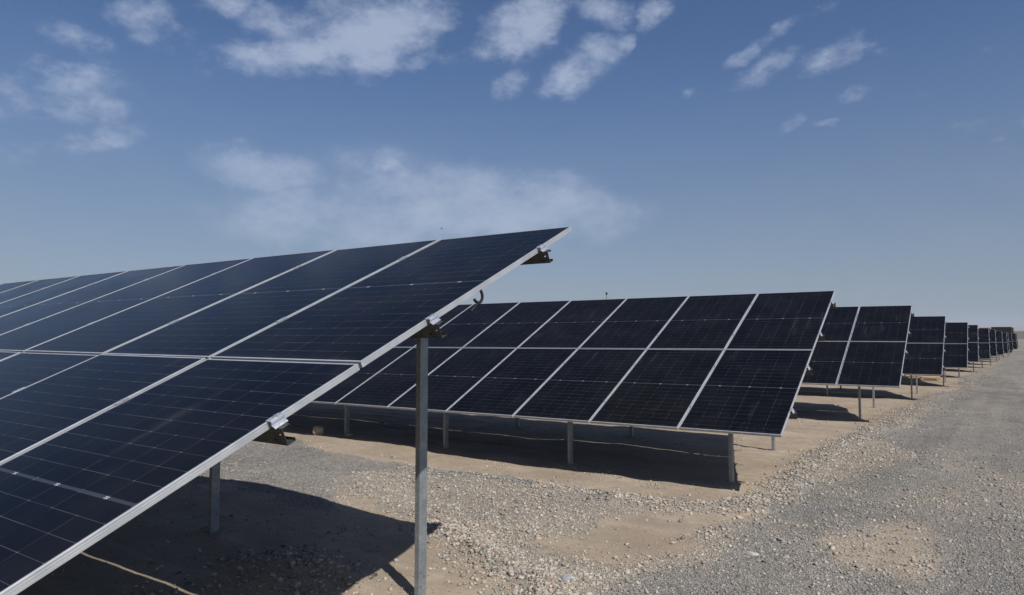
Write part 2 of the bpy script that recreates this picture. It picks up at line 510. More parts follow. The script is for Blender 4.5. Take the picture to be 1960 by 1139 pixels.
def fields(x, y):
    """gravel amount, greyness, berm strength at world points"""
    jx = x + fbm(x * 2.2, y * 2.2, 4, 3) * .55
    jy = y + fbm(x * 2.2, y * 2.2, 4, 9) * .75
    jx = jx + fbm(x * .7, y * .35, 4, 19) * np.clip((y - 10) * .08, 0, 2.4)
    ga = in_poly(jx, jy, GRAY_A) & ~in_poly(jx, jy, PATCH)
    gb = in_poly(jx, jy, GRAY_B)
    gd = in_poly(jx, jy, GRAY_D)
    ta = in_poly(jx, jy, TAN_A) | in_poly(jx, jy, TAN_B) | in_poly(jx, jy, TAN_C)
    b1 = np.exp(-(dist_line(jx, jy, BERM1) / np.clip(.20 + (y - 8) * .006, .16, .5)) ** 2)
    b2 = np.exp(-(dist_line(jx, jy, BERM2) / .20) ** 2)
    berm = np.maximum(b1, b2)
    grav = np.where(ga | gb | gd, 1.0, np.where(ta, .8, 0.0))
    grav = np.maximum(grav, berm)
    grav = np.where(in_poly(jx, jy, PATCH), .30, grav)
    n = fbm(x * 1.3, y * 1.3, 4, 21)
    gray = np.where(ga | gb, 1.0, np.where(gd, .85 + n, np.where(ta, .16 + n * 1.4, .30)))
    # dusty tan drifts on the road
    dr = np.clip((fbm(x * .7 + 3, y * .35, 4, 44) - .08) * 4, 0, 1)
    gray = gray - np.where(ga, dr * .75, 0)
    return grav, np.clip(gray, 0, 1), berm


GY = [-1000, -5, 4, 9, 18, 26, 35, 44, 53, 61, 70, 80, 96, 120, 400, 3000]
GZ = [-.95, -.95, -.93, -.925, -.935, -1.02, -1.1, -1.13, -1.22, -1.26, -1.32, -1.4, -1.43, -1.45, -1.8, -2.2]


POST_AT = [(-3.92, 3.90)] + [(-.27 - 2.49 * k, 9.2) for k in range(4)] + [(-.49 - 2.7 * k, 12.55) for k in range(3)] \
    + [(.10, 18.1), (-2.5, 18.1), (.03, 21.45)]


def post_soil(x, y, r):
    d = 0
    for px, py in POST_AT:
        d = np.maximum(d, np.exp(-(((x - px) / r) ** 2 + ((y - py) / (r * .8)) ** 2)))
    return d


def ground_z(x, y, fine=True):
    x = np.asarray(x, float); y = np.asarray(y, float)
    z = np.interp(y, GY, GZ)
    z = z + .11 * np.exp(-((x + 5.3) / 1.5) ** 2 - ((y - 5.5) / 1.3) ** 2)
    z = z + .075 / (1 + np.exp((x + 5.6) * 3)) * np.exp(-((y - 9.0) / 1.2) ** 2)
    z = z + .055 * np.exp(-((x + .3) / .8) ** 2 - ((y - 21.6) / .8) ** 2)
    if fine:
        near = np.clip(1 - (np.hypot(x - 2, y) - 40) / 40, 0, 1)
        under = 1 / (1 + np.exp((x - .1) * 5))
        z = z + near * (fbm(x * .6, y * .6, 3, 5) * .05 + fbm(x * 3.1, y * 3.1, 3, 6) * .018)
        z = z + near * under * (fbm(x * 1.7, y * 2.4, 3, 61) * .045 + np.clip(fbm(x * .5, y * 2.6, 4, 67) - .05, 0, 1) * .14)
        z = z + near * fbm(x * 11, y * 11, 2, 8) * .008
        z = z + near / (1 + np.exp(-(x - .9 - y * .02) * 4)) * (fbm((x - y * .05) * 2.6, y * .16, 3, 55) * .05)
        z = z - .05 * np.exp(-((x + 1.1) / .5) ** 2 - ((y - 3.9) / .45) ** 2)
        z = z + post_soil(x, y, .24) * (.03 + .05 * fbm(x * 9, y * 9, 2, 57))
        mnd = np.exp(-((x + 2.45) / .55) ** 2 - ((y - 3.62) / .38) ** 2)
        z = z + mnd * (.11 + .05 * fbm(x * 9, y * 9, 3, 13))
        _, _, bm_ = fields(x, y)
        z = z + near * bm_ * (.05 + .05 * fbm(x * 8, y * 8, 2, 31))
    return z


def axis_pts(lo, hi, step, far_lo, far_hi, g=1.12):
    a = list(np.arange(lo, hi, step))
    s = step; v = hi
    while v < far_hi: a.append(v); s *= g; v += s
    a.append(far_hi)
    s = step; v = lo - step; b = []
    while v > far_lo: b.append(v); s *= g; v -= s
    b.append(far_lo)
    return np.array(b[::-1] + a)


gx = axis_pts(-9.5, 6.0, .055, -9000, 9000)
gy1 = axis_pts(2.6, 14.0, .055, -9000, 14.05)
gy2 = [14.05]; st_ = .06
while gy2[-1] < 9000:
    st_ = min(st_ * (1.008 if gy2[-1] < 60 else 1.07), 900); gy2.append(gy2[-1] + st_)
gy = np.unique(np.concatenate([gy1, gy2]))
GX, GYY = np.meshgrid(gx, gy)
Zg = ground_z(GX, GYY)
gv = 0; gr = 0; bmf = 0
for ox, oy in ((0, 0), (.11, .05), (-.10, .09), (.03, -.14), (-.06, -.07), (.16, -.04), (-.15, .02)):
    a_ = fields(GX + ox, GYY + oy)
    gv = gv + a_[0] / 7; gr = gr + a_[1] / 7; bmf = bmf + a_[2] / 7
ny, nx = GX.shape
me = bpy.data.meshes.new('ground')
me.vertices.add(nx * ny)
me.vertices.foreach_set('co', np.stack([GX, GYY, Zg], -1).astype(np.float32).ravel())
ii = (np.arange(ny - 1)[:, None] * nx + np.arange(nx - 1)[None, :]).ravel()
q = np.stack([ii, ii + 1, ii + 1 + nx, ii + nx], -1).astype(np.int32)
me.loops.add(q.size); me.loops.foreach_set('vertex_index', q.ravel())
me.polygons.add(len(q))
me.polygons.foreach_set('loop_start', np.arange(0, q.size, 4, dtype=np.int32))
me.polygons.foreach_set('use_smooth', np.ones(len(q), bool))
at = me.attributes.new('zone', 'FLOAT_COLOR', 'POINT')
at.data.foreach_set('color', np.stack([gv, gr, bmf, np.ones_like(gv)], -1).astype(np.float32).ravel())
me.update(); me.validate()


def ground_mat():
    m, t, b, o = new_mat('sand_and_gravel')
    geo = t.n('ShaderNodeNewGeometry')
    P = geo.outputs['Position']
    a = t.n('ShaderNodeAttribute', attribute_name='zone')
    sp = t.n('ShaderNodeSeparateColor', i_0=a.outputs['Color'])
    grv, gry = sp.outputs[0], sp.outputs[1]
    # sand
    n1 = t.noise(P, .9, 7, .6); n2 = t.noise(P, 7.0, 6, .65); n3 = t.noise(P, 60, 4, .6)
    sand = t.mix(t.ramp(n1.outputs['Fac'], .3, .7), (.232, .186, .140), (.292, .242, .186))
    sand = t.mix(t.ramp(n2.outputs['Fac'], .35, .7, 0, .55), sand, (.20, .16, .118))
    pv = t.n('ShaderNodeTexVoronoi', i_Vector=P, i_Scale=38.0)
    psep = t.n('ShaderNodeSeparateColor', i_0=pv.outputs['Color'])
    peb = t.m('MULTIPLY', t.ramp(pv.outputs['Distance'], .34, .2),
              t.m('GREATER_THAN', psep.outputs[0], t.ramp(n2.outputs['Fac'], .35, .65, .97, .70)))
    pcol = t.mix(psep.outputs[1], (.09, .08, .07), (.36, .33, .285))
    sand = t.mix(peb, sand, pcol)
    # tyre tracks and raked streaks along the rows
    mp = t.n('ShaderNodeMapping', i_0=P); mp.inputs['Scale'].default_value = (.22, 3.2, 1)
    trk = t.noise(mp.outputs[0], 1.6, 4, .6)
    sand = t.mix(t.ramp(trk.outputs['Fac'], .5, .72, 0, .4), sand, (.345, .287, .222))
    # gravel: three sizes of stone
    cols = []
    for sc, sd_ in ((34.0, 0), (62.0, 5), (120.0, 9)):
        vo = t.n('ShaderNodeTexVoronoi', i_Vector=P, i_Scale=sc)
        vo.inputs['Randomness'].default_value = 1
        cs = t.n('ShaderNodeSeparateColor', i_0=vo.outputs['Color'])
        g = t.mix(cs.outputs[0], (.115, .109, .100), (.265, .253, .230))
        tn = t.mix(cs.outputs[1], (.165, .142, .116), (.385, .345, .292))
        c = t.mix(gry, tn, g)
        c = t.mix(t.ramp(vo.outputs['Distance'], .35, .75, 0, .55), c, (.06, .055, .05))
        cols.append((c, vo, cs))
    pick = t.ramp(t.noise(P, 5.0, 4).outputs['Fac'], .42, .58)
    gc = t.mix(pick, cols[0][0], cols[1][0])
    gc = t.mix(t.m('GREATER_THAN', cols[1][2].outputs[2], .55), gc, cols[2][0])
    big = t.noise(P, .45, 6, .62)
    mid = t.noise(P, 9.0, 8, .75)
    gmod = t.m('MULTIPLY', t.ramp(big.outputs['Fac'], .3, .7, .86, 1.14), t.ramp(mid.outputs['Fac'], .3, .7, .62, 1.38))
    gc = t.mix(1.0, gc, t.n('ShaderNodeCombineColor', i_0=gmod, i_1=gmod, i_2=gmod).outputs[0], 'MULTIPLY')
    dustf = t.ramp(t.noise(P, 1.1, 6, .65).outputs['Fac'], .42, .68, .12, .60)
    mpr = t.n('ShaderNodeMapping', i_0=P); mpr.inputs['Scale'].default_value = (1.0, .045, 1)
    mpr.inputs['Rotation'].default_value = (0, 0, .055)
    lanes = t.noise(mpr.outputs[0], .9, 5, .6)
    dustf = t.m('ADD', dustf, t.ramp(lanes.outputs['Fac'], .45, .62, -.12, .30), clamp=True)
    gc = t.mix(dustf, gc, (.245, .218, .184))
    gf = t.m('ADD', grv, t.m('MULTIPLY', t.m('SUBTRACT', n2.outputs['Fac'], .5), .5))
    gf = t.m('ADD', gf, t.m('MULTIPLY', t.m('SUBTRACT', cols[0][2].outputs[0], .5), .5))
    gm = t.ramp(gf, .38, .62)
    base = t.mix(gm, sand, gc)
    t.t.links.new(base, b.inputs['Base Color'])
    b.inputs['Roughness'].default_value = .95
    b.inputs['Specular IOR Level'].default_value = .15
    hs = t.m('ADD', t.m('MULTIPLY', n2.outputs['Fac'], .5), t.m('MULTIPLY', n3.outputs['Fac'], .25))
    hs = t.m('ADD', hs, t.m('MULTIPLY', peb, .35))
    hg = t.m('ADD', t.ramp(cols[0][1].outputs['Distance'], 0, .7, 1.0, 0), t.ramp(cols[1][1].outputs['Distance'], 0, .7, .6, 0))
    hh = t.n('ShaderNodeMix', data_type='FLOAT')
    t.t.links.new(gm, hh.inputs[0]); t.t.links.new(hs, hh.inputs[2]); t.t.links.new(hg, hh.inputs[3])
    bp = t.n('ShaderNodeBump', i_Strength=.9, i_Distance=.012, i_Height=hh.outputs[0])
    t.t.links.new(bp.outputs[0], b.inputs['Normal'])
    return m


me.materials.append(ground_mat())
ground = mesh_obj('ground', me)
tag(ground, 'sandy desert ground with gravel track', None, None, 'structure')


# hills on the horizon
def hill_strip(name, label, y0, y1, x0, x1, hfun, mat, n=240, mrows=26):
    xs = np.linspace(x0, x1, n); ts = np.linspace(0, 1, mrows)
    X, T = np.meshgrid(xs, ts)
    Y = y0 + (y1 - y0) * T
    Z = hfun(X, Y, T)
    vs = np.stack([X, Y, Z], -1).reshape(-1, 3)
    fs = [(j * n + i, j * n + i + 1, (j + 1) * n + i + 1, (j + 1) * n + i) for j in range(mrows - 1) for i in range(n - 1)]
    me = from_py(name, vs, fs, [mat], smooth=True)
    tag(mesh_obj(name, me), label, None, None, 'structure')


M_HILL = plain_mat('dry_hill_earth', (.085, .078, .055), .95, .3, .01)
M_HILL2 = plain_mat('far_mountain_rock', (.17, .15, .14), .95, .2, .001)
hill_strip('hills', 'low brown hills at the edge of the plain', 700, 2600, -3500, 3500,
           lambda X, Y, T: -2.6 + np.sin(np.clip(T * 1.15, 0, 1) * math.pi * .5) * (17 + 16 * fbm(X / 420, Y / 900, 5, 71))
           * np.clip(T * 6, 0, 1), M_HILL)
hill_strip('mountains', 'faint mountain range far away', 9000, 14000, -16000, 16000,
           lambda X, Y, T: -30 + np.sin(T * math.pi * .5) * (190 + 170 * fbm(X / 2600, Y / 5200, 6, 83)), M_HILL2, 400, 20)


# ------------------------------------------------------------------ loose stones (stuff)
def stone_templates(n, rng):
    out = []
    bm = bmesh.new()
    bmesh.ops.create_icosphere(bm, subdivisions=1, radius=1)
    bm.verts.ensure_lookup_table()
    vs = np.array([v.co[:] for v in bm.verts]); fs = np.array([[v.index for v in f.verts] for f in bm.faces])
    bm.free()
    for _ in range(n):
        s = vs * rng.uniform(.62, 1.28, (12, 1))
        s = s * np.array([1, rng.uniform(.6, .95), rng.uniform(.42, .75)])
        out.append(s)
    return np.array(out), fs


def scatter(name, label, pts, sizes, colors, mat, rng, sink=.25):
    T, F = stone_templates(24, rng)
    n = len(pts)
    k = rng.integers(0, 24, n)
    a = rng.uniform(0, 2 * np.pi, n)
    tilt = rng.normal(0, .35, n)
    V = T[k] * sizes[:, None, None]
    ct, st2 = np.cos(tilt)[:, None], np.sin(tilt)[:, None]
    y = V[..., 1] * ct - V[..., 2] * st2; z = V[..., 1] * st2 + V[..., 2] * ct
    ca, sa = np.cos(a)[:, None], np.sin(a)[:, None]
    X = V[..., 0] * ca - y * sa; Y = V[..., 0] * sa + y * ca
    zz = ground_z(pts[:, 0], pts[:, 1])
    V = np.stack([X + pts[:, 0:1], Y + pts[:, 1:2], z + (zz + sizes * (.45 - sink))[:, None]], -1)
    nv = V.shape[1]
    me = bpy.data.meshes.new(name)
    me.vertices.add(n * nv)
    me.vertices.foreach_set('co', V.astype(np.float32).ravel())
    FF = (F[None] + (np.arange(n) * nv)[:, None, None]).astype(np.int32)
    me.loops.add(FF.size); me.loops.foreach_set('vertex_index', FF.ravel())
    me.polygons.add(n * len(F))
    me.polygons.foreach_set('loop_start', np.arange(0, FF.size, 3, dtype=np.int32))
    at = me.attributes.new('stone', 'FLOAT_COLOR', 'POINT')
    c4 = np.concatenate([colors, np.ones((n, 1))], 1)
    at.data.foreach_set('color', np.repeat(c4, nv, 0).astype(np.float32).ravel())
    me.update()
    me.materials.append(mat)
    o = mesh_obj(name, me)
    tag(o, label, 'gravel', None, 'stuff')
    return o


def stone_mat():
    m, t, b, o = new_mat('loose_stone')
    a = t.n('ShaderNodeAttribute', attribute_name='stone')
    geo = t.n('ShaderNodeNewGeometry')
    n = t.ramp(t.noise(geo.outputs['Position'], 90, 4).outputs['Fac'], .3, .7, .8, 1.2)
    c = t.mix(1.0, a.outputs['Color'], t.n('ShaderNodeCombineColor', i_0=n, i_1=n, i_2=n).outputs[0], 'MULTIPLY')
    t.t.links.new(c, b.inputs['Base Color'])
    b.inputs['Roughness'].default_value = .9
    b.inputs['Specular IOR Level'].default_value = .2
    return m


M_STONE = stone_mat()
rng = np.random.default_rng(7)


def stone_cols(gray, n):
    v = rng.uniform(0, 1, n)[:, None]
    g = np.array([[.10, .099, .096]]) * (1 - v) + np.array([[.27, .265, .25]]) * v
    g = g * (1 + rng.normal(0, .03, (n, 3)))
    tn = np.array([[.20, .172, .14]]) * (1 - v) + np.array([[.38, .345, .295]]) * v
    red = rng.uniform(0, 1, n) < .05
    tn[red] = tn[red] * np.array([1.0, .82, .74])
    pick = (rng.uniform(0, 1, n) < gray)[:, None]
    c = np.where(pick, g, tn)
    lt = rng.uniform(0, 1, n) < .006
    c[lt] = .38
    return np.clip(c, 0, 1)


def sample(n, dens, ymax=24):
    """random points in the part of the ground this side of the hidden area, nearer ones denser"""
    P = np.zeros((0, 2))
    while len(P) < n:
        m_ = 200000
        x = rng.uniform(-9.5, 9, m_); y = rng.uniform(2.4, ymax, m_)
        d = np.hypot(x - CAM.x, y - CAM.y)
        # inside the view wedge with a margin
        rel = (x - CAM.x) * R_.x + (y - CAM.y) * R_.y
        fw = (x - CAM.x) * F_.x + (y - CAM.y) * F_.y
        ok = (fw > 1) & (np.abs(rel) < fw * .86 + .8)
        gv_, gr_, bm_ = fields(x + rng.normal(0, .10, m_), y + rng.normal(0, .16, m_))
        p = dens(gv_, gr_, bm_, x, y) * np.clip(5.5 / d, 0, 1) ** 1.8
        ok &= rng.uniform(0, 1, m_) < p
        P = np.concatenate([P, np.stack([x, y], 1)[ok]])
    return P[:n]


clod = lambda x, y: np.clip(np.clip((fbm(x * 1.4 + 7, y * 2.2, 3, 91) - .13) * 6, 0, 1) + post_soil(x, y, .22), 0, 1)
mound_f = lambda x, y: np.exp(-((x + 2.35) / .62) ** 2 - ((y - 3.62) / .42) ** 2)
# fine gravel
P_ = sample(150000, lambda g, r, b_, x, y: np.clip(g - .1, 0, 1) * .9 + .03)
g_, r_, b_ = fields(P_[:, 0], P_[:, 1])
scatter('fine_gravel', 'fine grey crushed gravel of the track and verge', P_, rng.uniform(.004, .0105, len(P_)),
        stone_cols(r_ * .95, len(P_)), M_STONE, rng)
# medium stones
P_ = sample(46000, lambda g, r, b_, x, y: np.clip(b_ * 1.0 + g * np.clip(1.0 - r, 0, 1) * .55 + g * .08
                                                  + mound_f(x, y) * .35 + .012 + clod(x, y) * .22, 0, 1))
g_, r_, b_ = fields(P_[:, 0], P_[:, 1])
scatter('medium_gravel', 'pale mixed stones heaped in low berms beside the track', P_,
        (.006 + .015 * rng.uniform(0, 1, len(P_)) ** 2.4) * (1 + .3 * b_), stone_cols(r_ * .7, len(P_)), M_STONE, rng)
# berm stones farther along the track edge
k_ = rng.uniform(11.5, 62, 9000) ** 1.0
bx = np.interp(k_, [p[1] for p in BERM1[7:]], [p[0] for p in BERM1[7:]]) + rng.normal(0, .32, 9000) + rng.uniform(0, .5, 9000) ** 2
P_ = np.stack([bx, k_], 1)
P_ = P_[rng.uniform(0, 1, 9000) < .35 + fbm(P_[:, 0] * .8, P_[:, 1] * .8, 3, 77) * 2.2]
scatter('berm_stones', 'pale stones strewn along the far edge of the gravel track', P_, rng.uniform(.012, .034, len(P_)),
        stone_cols(.35, len(P_)), M_STONE, rng)
# coarse stones
P_ = sample(2800, lambda g, r, b_, x, y: np.clip(b_ * 1.3 + g * np.clip(1 - r, 0, 1) * .35 + mound_f(x, y) * .6 + .004 + clod(x, y) * .10, 0, 1))
g_, r_, b_ = fields(P_[:, 0], P_[:, 1])
scatter('coarse_gravel', 'fist sized stones along the berm edges', P_, rng.uniform(.018, .036, len(P_)),
        stone_cols(r_ * .5, len(P_)), M_STONE, rng)


# single rocks that stand out
def rock(x, y, size, colr, label, seed, flat=.7, rot=0.0):
    bm = bmesh.new()
    bmesh.ops.create_icosphere(bm, subdivisions=3, radius=1)
    rg = random.Random(seed)
    planes = [Vector((rg.gauss(0, 1), rg.gauss(0, 1), rg.gauss(0, 1))).normalized() for _ in range(9)]
    ds = [rg.uniform(.55, .85) for _ in planes]
    for v in bm.verts:
        for p, d in zip(planes, ds):
            k = v.co.dot(p)
            if k > d: v.co -= p * (k - d)
        v.co += Vector((rg.uniform(-.02, .02), rg.uniform(-.02, .02), rg.uniform(-.02, .02)))
        v.co = Vector((v.co.x * size, v.co.y * size * .75, v.co.z * size * flat))
    me = bpy.data.meshes.new('rock')
    bm.to_mesh(me); bm.free()
    me.materials.append(plain_mat('rock_stone', colr, .95, .25, 18, .5))
    o = mesh_obj('rock', me)
    o.location = (x, y, float(ground_z(x, y)) + size * flat * .45)
    o.rotation_euler = (0, 0, rot)
    tag(o, label, 'rock')


rock(-8.30, 8.92, .135, (.36,.31,.23), 'pale angular rock at the shadow edge of the second panel row', 3, .95, .5)
rock(-7.55, 9.02, .11, (.2,.18,.15), 'dark rounded rock in the shade right of the pale angular rock', 5, .6)
rock(.74, 6.42, .065, (.33,.315,.29), 'flat pale stone slab lying on the grey gravel', 8, .34, .2)
rock(.86, 6.99, .055, (.2,.195,.19), 'dark flat grey stone on the gravel behind the pale slab', 11, .45, -.5)
rock(.27, 7.60, .052, (.29,.235,.175), 'tan rounded stone at the foot of the berm corner', 14, .7)
rock(-.30, 4.74, .055, (.2,.21,.225), 'smooth blue grey cobble among the near berm stones', 17, .7, 1.0)
rock(-1.92, 5.18, .040, (.32,.27,.215), 'round tan cobble at the near end of the low berm', 21, .8)

# ------------------------------------------------------------------ solar arrays
MW, ML, GAP, MT = 1.303, 2.3553, .020, .033
PITCH = MW + GAP
S_TOP = 2 * ML + GAP
S_P = [.58, 1.79, 2.92, 4.20]              # purlin positions up the slope (webs)
PH = .085


def module_meshes():
    # laminate with cells: origin at the lower right outer corner of the module, top at z=0
    b = MB()
    b.box(-MW + .010, -.010, .010, ML - .010, -.0065, -.0022, 0)
    lam = b.mesh('solar_module', [M_GLASS, M_BACK])
    for p in lam.polygons:
        p.material_index = 0 if p.normal.z > .5 else 1
    prof = [(.0115, 0), (.0006, 0), (0, -.0006), (0, -.0085), (.0016, -.0095), (.0016, -.0115), (0, -.0125), (0, -.0200),
            (.0012, -.0208), (.0012, -.0222), (0, -.0230), (0, -MT), (.028, -MT), (.028, -MT + .0018), (.002 + .0016, -MT + .0018),
            (.002 + .0016, -.0075), (.0115, -.0075)]
    cs = [((-MW, 0), (1, 1)), ((0, 0), (-1, 1)), ((0, ML), (-1, -1)), ((-MW, ML), (1, -1))]
    vs = [(cx + d * sx, cy + d * sy, z) for (cx, cy), (sx, sy) in cs for d, z in prof]
    n = len(prof); fs = []
    for k in range(4):
        for i in range(n):
            a, b2 = k * n + i, k * n + (i + 1) % n
            c, d = ((k + 1) % 4) * n + (i + 1) % n, ((k + 1) % 4) * n + i
            fs.append((a, b2, c, d))
    frame = from_py('frame', vs, fs, [M_ALU])
    jb = MB()
    jb.box(-MW / 2 - .05, -MW / 2 + .05, ML / 2 - .03, ML / 2 + .03, -.026, -.0068)
    return lam, frame, jb.mesh('junction_box', [M_BLACK])


ME_LAM, ME_FRAME, ME_JB = module_meshes()


def clamp_meshes():
    b = MB()      # mid clamp bridging two frames, origin on the frame top, centre of the gap
    b.box(-.019, .019, -.038, .038, .0006, .0036)
    b.box(-.008, .008, -.034, .034, -.02, .0006)
    b.cyl((0, 0, .0036), .0065, .006, n=6, mi=1)
    mid = b.mesh('mid_clamp', [M_CLAMP, M_BOLT])
    b = MB()      # end clamp, origin on the outer top edge of the frame, +x outwards
    outer = [(-.009, .0042), (.024, .0042), (.029, .001), (.031, -.007), (.025, -.013), (.026, -.020), (.036, -.026), (.043, -.0325)]
    t = .0032
    inner = [(x - (.0 if i < 2 else t), z - (t if i < 2 or i > 5 else .001)) for i, (x, z) in enumerate(outer)]
    inner[0] = (-.009, .0008); inner[1] = (.021, .0008)
    b.prism(outer + inner[::-1], -.036, .036, axis='y')
    b.cyl((.012, 0, .0042), .0085, .006, n=6, mi=1)
    b.cyl((.012, 0, .0102), .005, .004, n=10, mi=1)
    end = b.mesh('end_clamp', [M_CLAMP, M_BOLT])
    return mid, end


ME_MID, ME_END = clamp_meshes()


def purlin_mesh(length):
    """C section, web at y=0, flanges up the slope; x from -length to +.07, top at z=-MT"""
    x0, x1 = -length - .07, .072
    zt = -MT - .0012
    t = .0025
    b = MB()
    us = [x0, -.30, -.012, .002, .036, .050, x1]
    ws = [-PH, -.066, -.056, -.040, -.030, 0]
    b.plate(us, ws, {(2, 1), (4, 3)}, t, lambda u, w_, d: (u, d, zt + w_))
    us2 = [x0, .006, .024, x1]
    b.plate(us2, [t, .016, .024, .046], {(1, 1)}, t, lambda u, w_, d: (u, w_, zt - d))
    b.plate([x0, x1], [t, .046], set(), t, lambda u, w_, d: (u, w_, zt - PH + d))
    b.plate([x0, x1], [-.0155, -t], set(), t, lambda u, w_, d: (u, .046 - d, zt + w_))
    b.plate([x0, x1], [-PH + t, -PH + .0155], set(), t, lambda u, w_, d: (u, .046 - d, zt + w_))
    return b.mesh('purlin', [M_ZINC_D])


_post_cache = {}


def post_mesh(h):
    """C section post, web facing +x at x=0, y from 0 to .09, z from -.2 to h"""
    k = round(h, 2)
    if k in _post_cache: return _post_cache[k]
    t = .003
    b = MB()
    zs = [-.25, .10, .125, .17, .195, .215, .240, h]
    ys = [0, .022, .029, .058, .065, .09]
    b.plate(ys, zs, {(1, 1), (3, 3), (1, 5)}, t, lambda u, w_, d: (-d, u, w_))
    b.plate([-.045, -t], [-.25, h], set(), t, lambda u, w_, d: (u, d, w_))
    b.plate([-.045, -t], [-.25, h], set(), t, lambda u, w_, d: (u, .09 - d, w_))
    b.plate([t, .018], [-.25, h], set(), t, lambda u, w_, d: (-.045 + d, u, w_))
    b.plate([.072, .09 - t], [-.25, h], set(), t, lambda u, w_, d: (-.045 + d, u, w_))
    _post_cache[k] = b.mesh('post', [M_ZINC])
    return _post_cache[k]


def rafter_mesh():
    b = MB()
    z1 = -MT - PH - .004
    y0, y1 = S_P[0] - .05, S_P[3] + .10
    t = .0025
    b.plate([y0, y1], [-.07, 0], set(), t, lambda u, w_, d: (-.02 + d, u, z1 + w_))
    b.plate([-.0175, .022], [y0, y1], set(), t, lambda u, w_, d: (u, w_, z1 - d))
    b.plate([-.0175, .022], [y0, y1], set(), t, lambda u, w_, d: (u, w_, z1 - .07 + d))
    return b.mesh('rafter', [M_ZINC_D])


ME_RAFTER = rafter_mesh()
_purlin_cache = {}


def solar_array(O, tilt, yaw, slope, ncol, nclamp, fronts, rears, label):
    """O = world position of the lower right outer panel corner"""
    gz = float(ground_z(O[0] - .9, O[1] + .5, False))
    H = O[2] - gz
    root = empty('solar_array', (O[0], O[1], gz))
    root.rotation_euler = (0, -slope, yaw)
    tag(root, label, 'solar panels', 'rows of tilted solar panels')
    ct, st = math.cos(tilt), math.sin(tilt)

    def put(name, me, x, s, dz=0.0, parent=root):
        o = mesh_obj(name, me, parent)
        o.location = (x, s * ct - dz * st, H + s * st + dz * ct)
        o.rotation_euler = (tilt, 0, 0)
        return o
    for j in range(ncol):
        for r in (0, 1):
            mo = put('solar_module', ME_LAM, -j * PITCH, r * (ML + GAP), random.uniform(-.0012, .0012))
            mo.rotation_euler = (tilt + random.uniform(-.0012, .0012), random.uniform(-.0012, .0012), 0)
            fr = mesh_obj('frame', ME_FRAME, mo)
            if nclamp:
                mesh_obj('junction_box', ME_JB, mo)
    L = ncol * PITCH - GAP
    if ncol not in _purlin_cache: _purlin_cache[ncol] = purlin_mesh(L)
    for s in S_P:
        put('purlin', _purlin_cache[ncol], 0, s)
        put('end_clamp', ME_END, 0, s + .026)
    for j in range(1, nclamp + 1):
        for s in S_P:
            if j < ncol: put('mid_clamp', ME_MID, -j * PITCH + GAP / 2, s + .026, .0004)
    for kind, xs in (('f', fronts), ('r', rears)):
        s = S_P[0] if kind == 'f' else S_P[3]
        for x in xs:
            y = s * ct + .030
            wx = O[0] + x - math.sin(yaw) * y; wy = O[1] + y
            gzl = float(ground_z(wx, wy)) - gz
            top = H + (s + .03) * st - (MT + PH + .006) * ct
            o = mesh_obj('post', post_mesh(round(top - gzl, 2)), root)
            o.location = (x, y, gzl + (top - gzl) - round(top - gzl, 2))
    for x in fronts:
        put('rafter', ME_RAFTER, x - .075, 0)
    return root, put


T0 = .43336
ROWS = [  # O, tilt, yaw, slope, columns, clamp columns
    ((0, 0, 0), T0 - .00974, -.00181, .00009, 14, 13),
    ((.50138, 8.64967, -.10913), T0 + .00537, .00891, .00539, 14, 8),
    ((.98126, 17.59818, -.03715), T0 + .00149, .00668, .00013, 10, 3),
    ((1.43843, 25.7871, -.14357), T0, .003, 0, 9, 0),
    ((1.96333, 34.76547, -.23883), T0, 0, 0, 9, 0),
    ((2.30262, 43.59462, -.25016), T0, 0, 0, 9, 0),
    ((2.85601, 53.03576, -.34704), T0, 0, 0, 9, 0),
    ((3.30, 61.3, -.36), T0, 0, 0, 9, 0),
    ((3.85667, 69.45386, -.43185), T0, 0, 0, 9, 0),
    ((4.41259, 80.47547, -.52209), T0, 0, 0, 9, 0),
    ((4.70, 87.6, -.51), T0, 0, 0, 8, 0),
    ((5.23465, 96.4211, -.54539), T0, 0, 0, 8, 0),
    ((5.95, 106.5, -.54), T0, 0, 0, 8, 0),
    ((6.42, 118.0, -.50), T0, 0, 0, 8, 0)]
LABELS = ['largest solar panel row in the left foreground, its lower edge out of frame',
          'solar panel row filling the middle, second from the camera, behind the tall near post',
          'third solar panel row, right behind the middle row, two panel columns showing',
          'fourth solar panel row, directly in front of the wooden pallet',
          'fifth solar panel row, directly behind the wooden pallet',
          'sixth solar panel row along the track, just beyond the row behind the pallet',
          'seventh solar panel row along the track, its top left of the red cab roof',
          'eighth solar panel row along the track, seventh from the far end',
          'ninth solar panel row along the track, sixth from the far end',
          'tenth solar panel row along the track, fifth from the far end',
          'eleventh solar panel row along the track, fourth from the far end',
          'twelfth solar panel row along the track, third from the far end',
          'last but one of the solar panel rows along the track',
          'farthest and smallest solar panel row at the end of the line']
random.seed(4)
